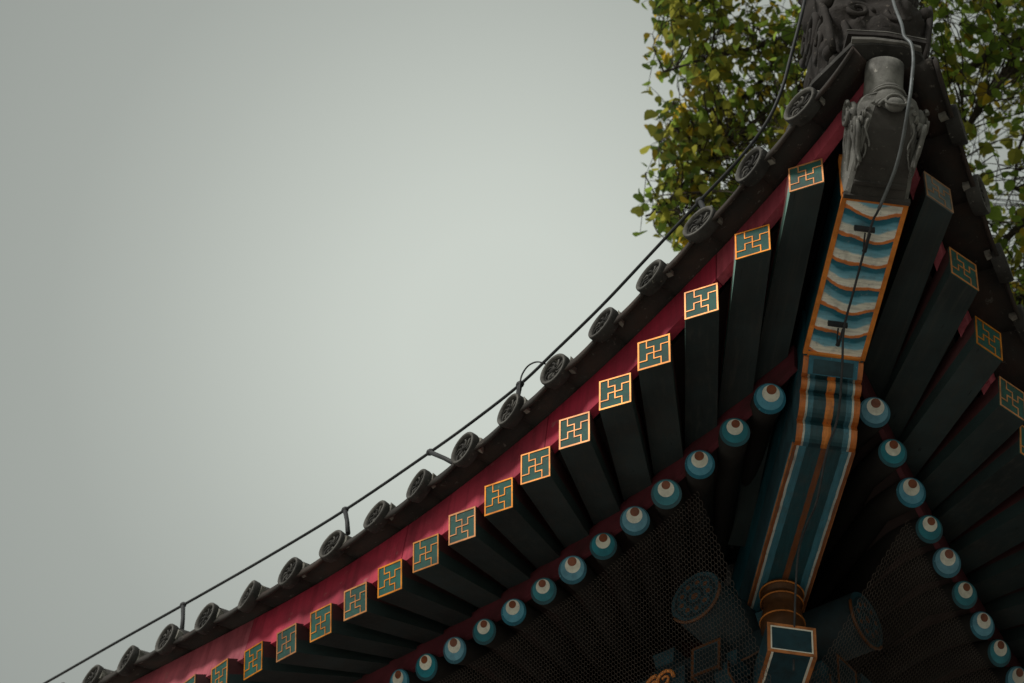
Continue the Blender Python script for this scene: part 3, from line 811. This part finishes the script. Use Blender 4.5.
drop=empty('down_cable',(.55,-.53,H+.85),'grey wire hanging from the ridge beast down along the striped hip beam','cable')
def dg(u,v,z): return Vector(((u+v)/math.sqrt(2),(v-u)/math.sqrt(2),z))
dpath=[(.690,.05,1.30),(.718,.03,1.017),(.758,.03,.79),(.765,.03,.70),(.772,.045,.645),(.758,.05,.585),(.752,.04,.49),(.715,.03,.385),(.56,.03,.315),(.40,.008,.283),(.335,-.001,.279),(.095,-.002,.258),(-.06,-.001,.243),(-.145,.008,.160),(-.29,.022,.080),(-.395,.005,.015),(-.55,0,-.07),(-.70,0,-.035),(-.86,0,-.046),(-1.0,.01,-.24),(-1.03,.01,-.4)]
dp=[dg(*p) for p in dpath]
mb=MB(); sp=smooth_path(dp,5)
i1=9*5
mb.tube(sp[:i1+1],.0056,'cable_grey',8); mb.tube(sp[i1:],[.0040]*(len(sp)-i1),'cable',8); kid(mb,'wire',drop)
for u,v,z in ((.31,-.001,.292),(-.06,-.006,.262)):
    mb=MB()
    for sgn in (0,):
        c=[dg(u+a,v+b-.012,z+d) for a,b,d in ((-.006,-.034,-.006),(-.006,.030,-.006),(.004,.030,-.006),(.004,-.034,-.006),(-.006,-.034,.012),(-.006,.030,.012),(.004,.030,.012),(.004,-.034,.012))]
        mb.hexa(c,'cable')
    mb.tube([dg(u-.005,v+.004,z-.012),dg(u-.04,v+.002,z-.018),dg(u-.07,v-.0005,z-.020)],[.004,.004,.008],'cable',8)
    mb.tube([dg(u-.005,v-.012,z-.012),dg(u-.04,v-.008,z-.016),dg(u-.07,v-.002,z-.018)],.003,'cable',6)
    kid(mb,'clip',drop)

# ------------------------------------------------------------------ tree behind the roof
CAMP=Vector((1.574,-2.8319,-3.5878))
FWD=Vector((-.49511676,.44529327,.7460384)); RGT=Vector((.75249339,.6490022,.11202611)); UPV=Vector((.43429609,-.61685497,.65641211))
def at(px,py,t): return CAMP+t*(FWD+RGT*((px-512)/1521.34)-UPV*((py-341.5)/1521.34))
tree=empty('broadleaf_tree',(2.3,5.6,0),'tall leafy tree with olive and yellowing leaves behind the temple roof corner','tree')
rng=random.Random(21)
fork=Vector((1.1,4.7,4.6))
def kid_t(mb,name,recalc=True):
    o=mb.build(name,tree,recalc=recalc); o.location=Vector((0,0,H))-tree.location; return o
mb=MB(); tp=smooth_path([(2.3,5.6,-5.2),(2.28,5.55,-3),(2.1,5.4,0),(1.7,5.1,2.4),fork,(.8,4.5,5.6)],5)
mb.tube(tp,[.30-.19*i/(len(tp)-1) for i in range(len(tp))],'bark',14); kid_t(mb,'trunk')
limbs=[
 [fork,at(1130,130,11),at(1060,62,10.6),at(1006,43,10.3),at(968,68,10.1),at(935,92,10),at(890,105,9.8),at(830,100,9.7)],
 [fork,at(1120,10,11),at(1050,20,10.3),at(1008,70,9.8),at(985,98,9.6),at(972,128,9.5),at(961,166,9.4),at(955,215,9.4)],
 [fork,at(1100,-60,11.2),at(980,-30,10.8),at(880,10,10.4),at(790,36,10.2),at(715,58,10),at(664,72,9.9)],
 [at(880,10,10.4),at(815,75,10.0),at(760,118,9.8),at(705,165,9.7),at(660,205,9.6),at(643,214,9.6)],
 [at(980,-30,10.8),at(880,-90,10.6),at(790,-60,10.3),at(710,-25,10.1),at(656,8,10)],
 [fork,at(1140,230,10.6),at(1060,200,10.2),at(1022,225,10),at(1000,262,9.8),at(1004,300,9.7)],
 [at(1006,43,10.3),at(1000,10,10),at(985,-30,9.7),at(950,-60,9.5)],
 [at(790,36,10.2),at(745,95,10.3),at(690,120,10.2),at(655,140,10.1)],
 [at(1050,20,10.3),at(1030,100,9.9),at(1016,150,9.7),at(1010,190,9.6)],
 [fork,at(1250,60,11),at(1260,-100,11),at(1200,-260,11)],
 [at(1100,-60,11.2),at(1040,-180,11),at(960,-280,11)],
 [Vector((2.1,5.4,0)),Vector((3.2,4.6,1.6)),Vector((4.3,3.4,2.6)),Vector((5.2,2.0,3.0))],  # this limb and those below carry the added out-of-view foliage
 [Vector((2.2,5.5,-1.2)),Vector((3.4,5.6,.2)),Vector((4.6,5.2,1.0)),Vector((5.8,4.6,1.2))],
 [Vector((1.7,5.1,2.4)),Vector((2.9,4.4,4.4)),Vector((3.9,3.2,5.6)),Vector((4.6,1.6,6.2))],
 [Vector((2.1,5.4,0)),Vector((3.4,4.0,.4)),Vector((4.4,2.2,.8)),Vector((4.8,.8,1.0))],
]
nodes=[]
for i,l in enumerate(limbs):
    sp=smooth_path(l,6); mb=MB()
    r0=.06 if l[0]==fork or len(l)==4 and l[0].x>1.5 else .024
    sp=[p+Vector((noise.noise(p*2.1),noise.noise(p*2.1+Vector((7,0,0))),noise.noise(p*2.1+Vector((0,9,0)))))*.05*min(1,k/4) for k,p in enumerate(sp)]
    mb.tube(sp,[max(.008,r0*(1-k/(len(sp)-1))**.9) for k in range(len(sp))],'bark',7)
    kid_t(mb,'branch'); nodes+=sp[3:]
edge=[(-220,690),(-80,660),(0,642),(30,652),(60,648),(85,655),(110,652),(140,658),(160,650),(185,652),(205,641),(222,634),(240,655),(262,690),(330,760),(420,900)]
def xleft(y):
    return xl0(y)-4+24*noise.noise(Vector((y/22,2.7,0)))
def xl0(y):
    for (y0,x0),(y1,x1) in zip(edge[:-1],edge[1:]):
        if y0<=y<=y1: return x0+(x1-x0)*(y-y0)/(y1-y0)
    return 690
crown=MB(); twigs=MB()
def leaf(c,size,mat):
    # heart-shaped leaf, folded along its rib, hanging from its stalk
    d=Vector((rng.gauss(0,.55),rng.gauss(0,.55),-1+rng.gauss(0,.45))).normalized()
    sd=d.cross(Vector((rng.gauss(0,1),rng.gauss(0,1),rng.gauss(0,.35)))).normalized(); nn=d.cross(sd)
    fold=rng.uniform(.08,.35); cur=rng.uniform(-.1,.25)
    out=[(0,0),(.10,.30),(.32,.46),(.58,.40),(.82,.20),(1.0,.0)]
    mid=[c+d*size*t+nn*size*(-cur*t*t) for t in (0,.32,.66,1.0)]
    Lp=[c+d*size*(t-.06*(i==1))+sd*size*w+nn*size*(fold*w-cur*t*t) for i,(t,w) in enumerate(out[1:5],1)]
    Rp=[c+d*size*(t-.06*(i==1))-sd*size*w+nn*size*(fold*w-cur*t*t) for i,(t,w) in enumerate(out[1:5],1)]
    vs=mid+Lp+Rp
    crown.add(vs,[(0,1,5,4),(1,2,6,5),(2,3,7,6),(0,8,9,1),(1,9,10,2),(2,10,11,3)],mat)
n_cl=0
while n_cl<1560:
    py=rng.uniform(-200,420); px=rng.uniform(632,1230)
    if n_cl>1500: px=rng.uniform(636,730); py=rng.uniform(-40,262)
    xl=xleft(py)
    if px<xl+(7 if rng.random()<.8 else 1): continue
    t=rng.uniform(8.6,11.6)
    if px<760: t=rng.uniform(9.2,10.8)
    # clumps and gaps
    g=noise.noise(Vector((px/70,py/70,t*.35)))
    g+=.6*noise.noise(Vector((px/26,py/26,9.1)))
    if g<-.08 and rng.random()<.92: continue
    c=at(px,py,t)
    n_cl+=1
    nb=min(nodes,key=lambda q:(q-c).length)
    if (nb-c).length<3:
        m=nb.lerp(c,.55)+Vector((rng.gauss(0,.06),rng.gauss(0,.06),rng.uniform(0,.12)))
        twigs.tube(smooth_path([nb,m,c+Vector((0,0,.05))],3),[.006,.0055,.005,.004,.0035,.003,.002],'bark',4,caps=False)
    tone=noise.noise(Vector((px/120,py/120,3.3)))+ (px-830)/600
    for q in range(rng.randint(7,13)):
        sp_=.085 if px<xl+60 else .13
        p=c+Vector((rng.gauss(0,sp_),rng.gauss(0,sp_),rng.gauss(0,sp_)))
        dd=p-CAMP; lz=dd.dot(FWD); lx=512+1521.3*dd.dot(RGT)/lz; ly=341.5-1521.3*dd.dot(UPV)/lz
        if lx<xleft(ly)-4: continue
        if q%2==0: twigs.tube([c+Vector((0,0,.05)),c.lerp(p,.6)+Vector((0,0,.03)),p],[.003,.0025,.002],'bark',3,caps=False)
        r=rng.random()
        if tone>.15: mat='leaf_green' if r<.55 else 'leaf_dark' if r<.75 else 'leaf_olive' if r<.93 else 'leaf_yellow'
        else: mat='leaf_olive' if r<.50 else 'leaf_green' if r<.74 else 'leaf_dark' if r<.92 else 'leaf_yellow'
        leaf(p,rng.uniform(.046,.080)*(1.0+.5*(rng.random()<(.28 if px<700 else .15))),mat)
# out-of-view foliage added to the crown to keep sky light off the right eave
n2_=0
while n2_<420:
    c=Vector((4.3,3.6,3.4))+Vector((rng.uniform(-1,1)*2.7,rng.uniform(-1,1)*4.4,rng.uniform(-1,1)*4.6))
    q=c-Vector((4.3,3.6,3.4))
    if (q.x/2.7)**2+(q.y/4.4)**2+(q.z/4.6)**2>1: continue
    d=c-CAMP; zz=d.dot(FWD)
    if zz>.3 and 512+1521*d.dot(RGT)/zz<1120 and 341-1521*d.dot(UPV)/zz<760: continue
    n2_+=1
    nb=min(nodes,key=lambda q:(q-c).length)
    twigs.tube(smooth_path([nb,nb.lerp(c,.5)+Vector((0,0,.12)),c],3),[.012,.011,.010,.008,.006,.005,.004],'bark',4,caps=False)
    for k in range(14): leaf(c+Vector((rng.gauss(0,.3),rng.gauss(0,.3),rng.gauss(0,.25))),rng.uniform(.10,.18),rng.choice(['leaf_green','leaf_dark','leaf_olive']))
kid_t(crown,'crown',False); kid_t(twigs,'twigs',False)

# ------------------------------------------------------------------ ground
mb=MB(); n=64
vs=[(0,0,0)]+[(400*math.cos(2*math.pi*i/n),400*math.sin(2*math.pi*i/n),0) for i in range(n)]
mb.add(vs,[(0,i+1,(i+1)%n+1) for i in range(n)],'ground')
g=mb.build('ground',None,loc=(0,0,0)); g['kind']='structure'
mb=MB(); mb.add([(.9,-1.6,.004),(12,-1.6,.004),(12,14,.004),(.9,14,.004)],[(0,1,2,3)],'added_soil')  # unseen dark ground, added to weaken bounce light on the right eave
g=mb.build('added_soil',None,loc=(0,0,0)); g['kind']='structure'

# ------------------------------------------------------------------ camera
cam=bpy.data.cameras.new('camera'); co=bpy.data.objects.new('camera',cam); COL.objects.link(co)
from mathutils import Matrix
mt=Matrix((RGT,UPV,-FWD)).transposed().to_4x4(); mt.translation=CAMP+Vector((0,0,H))
co.matrix_world=mt
cam.sensor_width=36; cam.lens=1521.34*36/1024; cam.clip_end=2000; cam.clip_start=.05
cam.dof.use_dof=True; cam.dof.focus_distance=5.15; cam.dof.aperture_fstop=4.0
S.camera=co

# ------------------------------------------------------------------ light: thin overcast, soft sun from the front left
SUN_EL,SUN_AZ=R(35),R(190)     # azimuth measured clockwise from +y
sd=Vector((math.sin(SUN_AZ)*math.cos(SUN_EL),math.cos(SUN_AZ)*math.cos(SUN_EL),math.sin(SUN_EL)))
sl=bpy.data.lights.new('sun','SUN'); so=bpy.data.objects.new('sun',sl); COL.objects.link(so)
sl.energy=2.6; sl.angle=R(12); sl.color=(1,.95,.88)
so.rotation_euler=sd.to_track_quat('Z','Y').to_euler(); so.location=(0,0,20)
w=bpy.data.worlds.new('World'); S.world=w; w.use_nodes=True; nt=w.node_tree
bg=nt.nodes['Background']; bg.inputs[1].default_value=.1
sky=nd(nt,'ShaderNodeTexSky',sky_type='NISHITA'); sky.sun_disc=False; sky.sun_elevation=SUN_EL; sky.sun_rotation=SUN_AZ
tc=nd(nt,'ShaderNodeTexCoord')
gd=(FWD+UPV*.004-RGT*.004).normalized()      # lens vignette put into the sky colour, brightest along the view axis
dot=nd(nt,'ShaderNodeVectorMath',operation='DOT_PRODUCT'); nt.links.new(tc.outputs['Generated'],dot.inputs[0]); dot.inputs[1].default_value=gd
ang=mth(nt,'ARCCOSINE',mth(nt,'MINIMUM',dot.outputs['Value'],.99999))
cn=noise_tex(nt,1.6,3,.5,tc.outputs['Generated'])
ang=mth(nt,'ADD',ang,mth(nt,'MULTIPLY',mth(nt,'SUBTRACT',cn,.5),.03))
g=lambda v:(v*10.65,v*11.35,v*10.3)
cloud=ramp(nt,mth(nt,'DIVIDE',ang,.8),[(0,g(.597)),(.08,g(.592)),(.13,g(.562)),(.20,g(.50)),(.28,g(.425)),(.36,g(.365)),(.48,g(.32)),(1,g(.30))])  # overcast grey with the vignette falloff in its stops
col=mixc(nt,.93,sky.outputs[0],cloud)
nt.links.new(col,bg.inputs[0])

S.view_settings.view_transform='Standard'; S.view_settings.look='None'; S.view_settings.exposure=0; S.view_settings.gamma=1
S.view_settings.use_curve_mapping=False
S.cycles.use_denoising=True
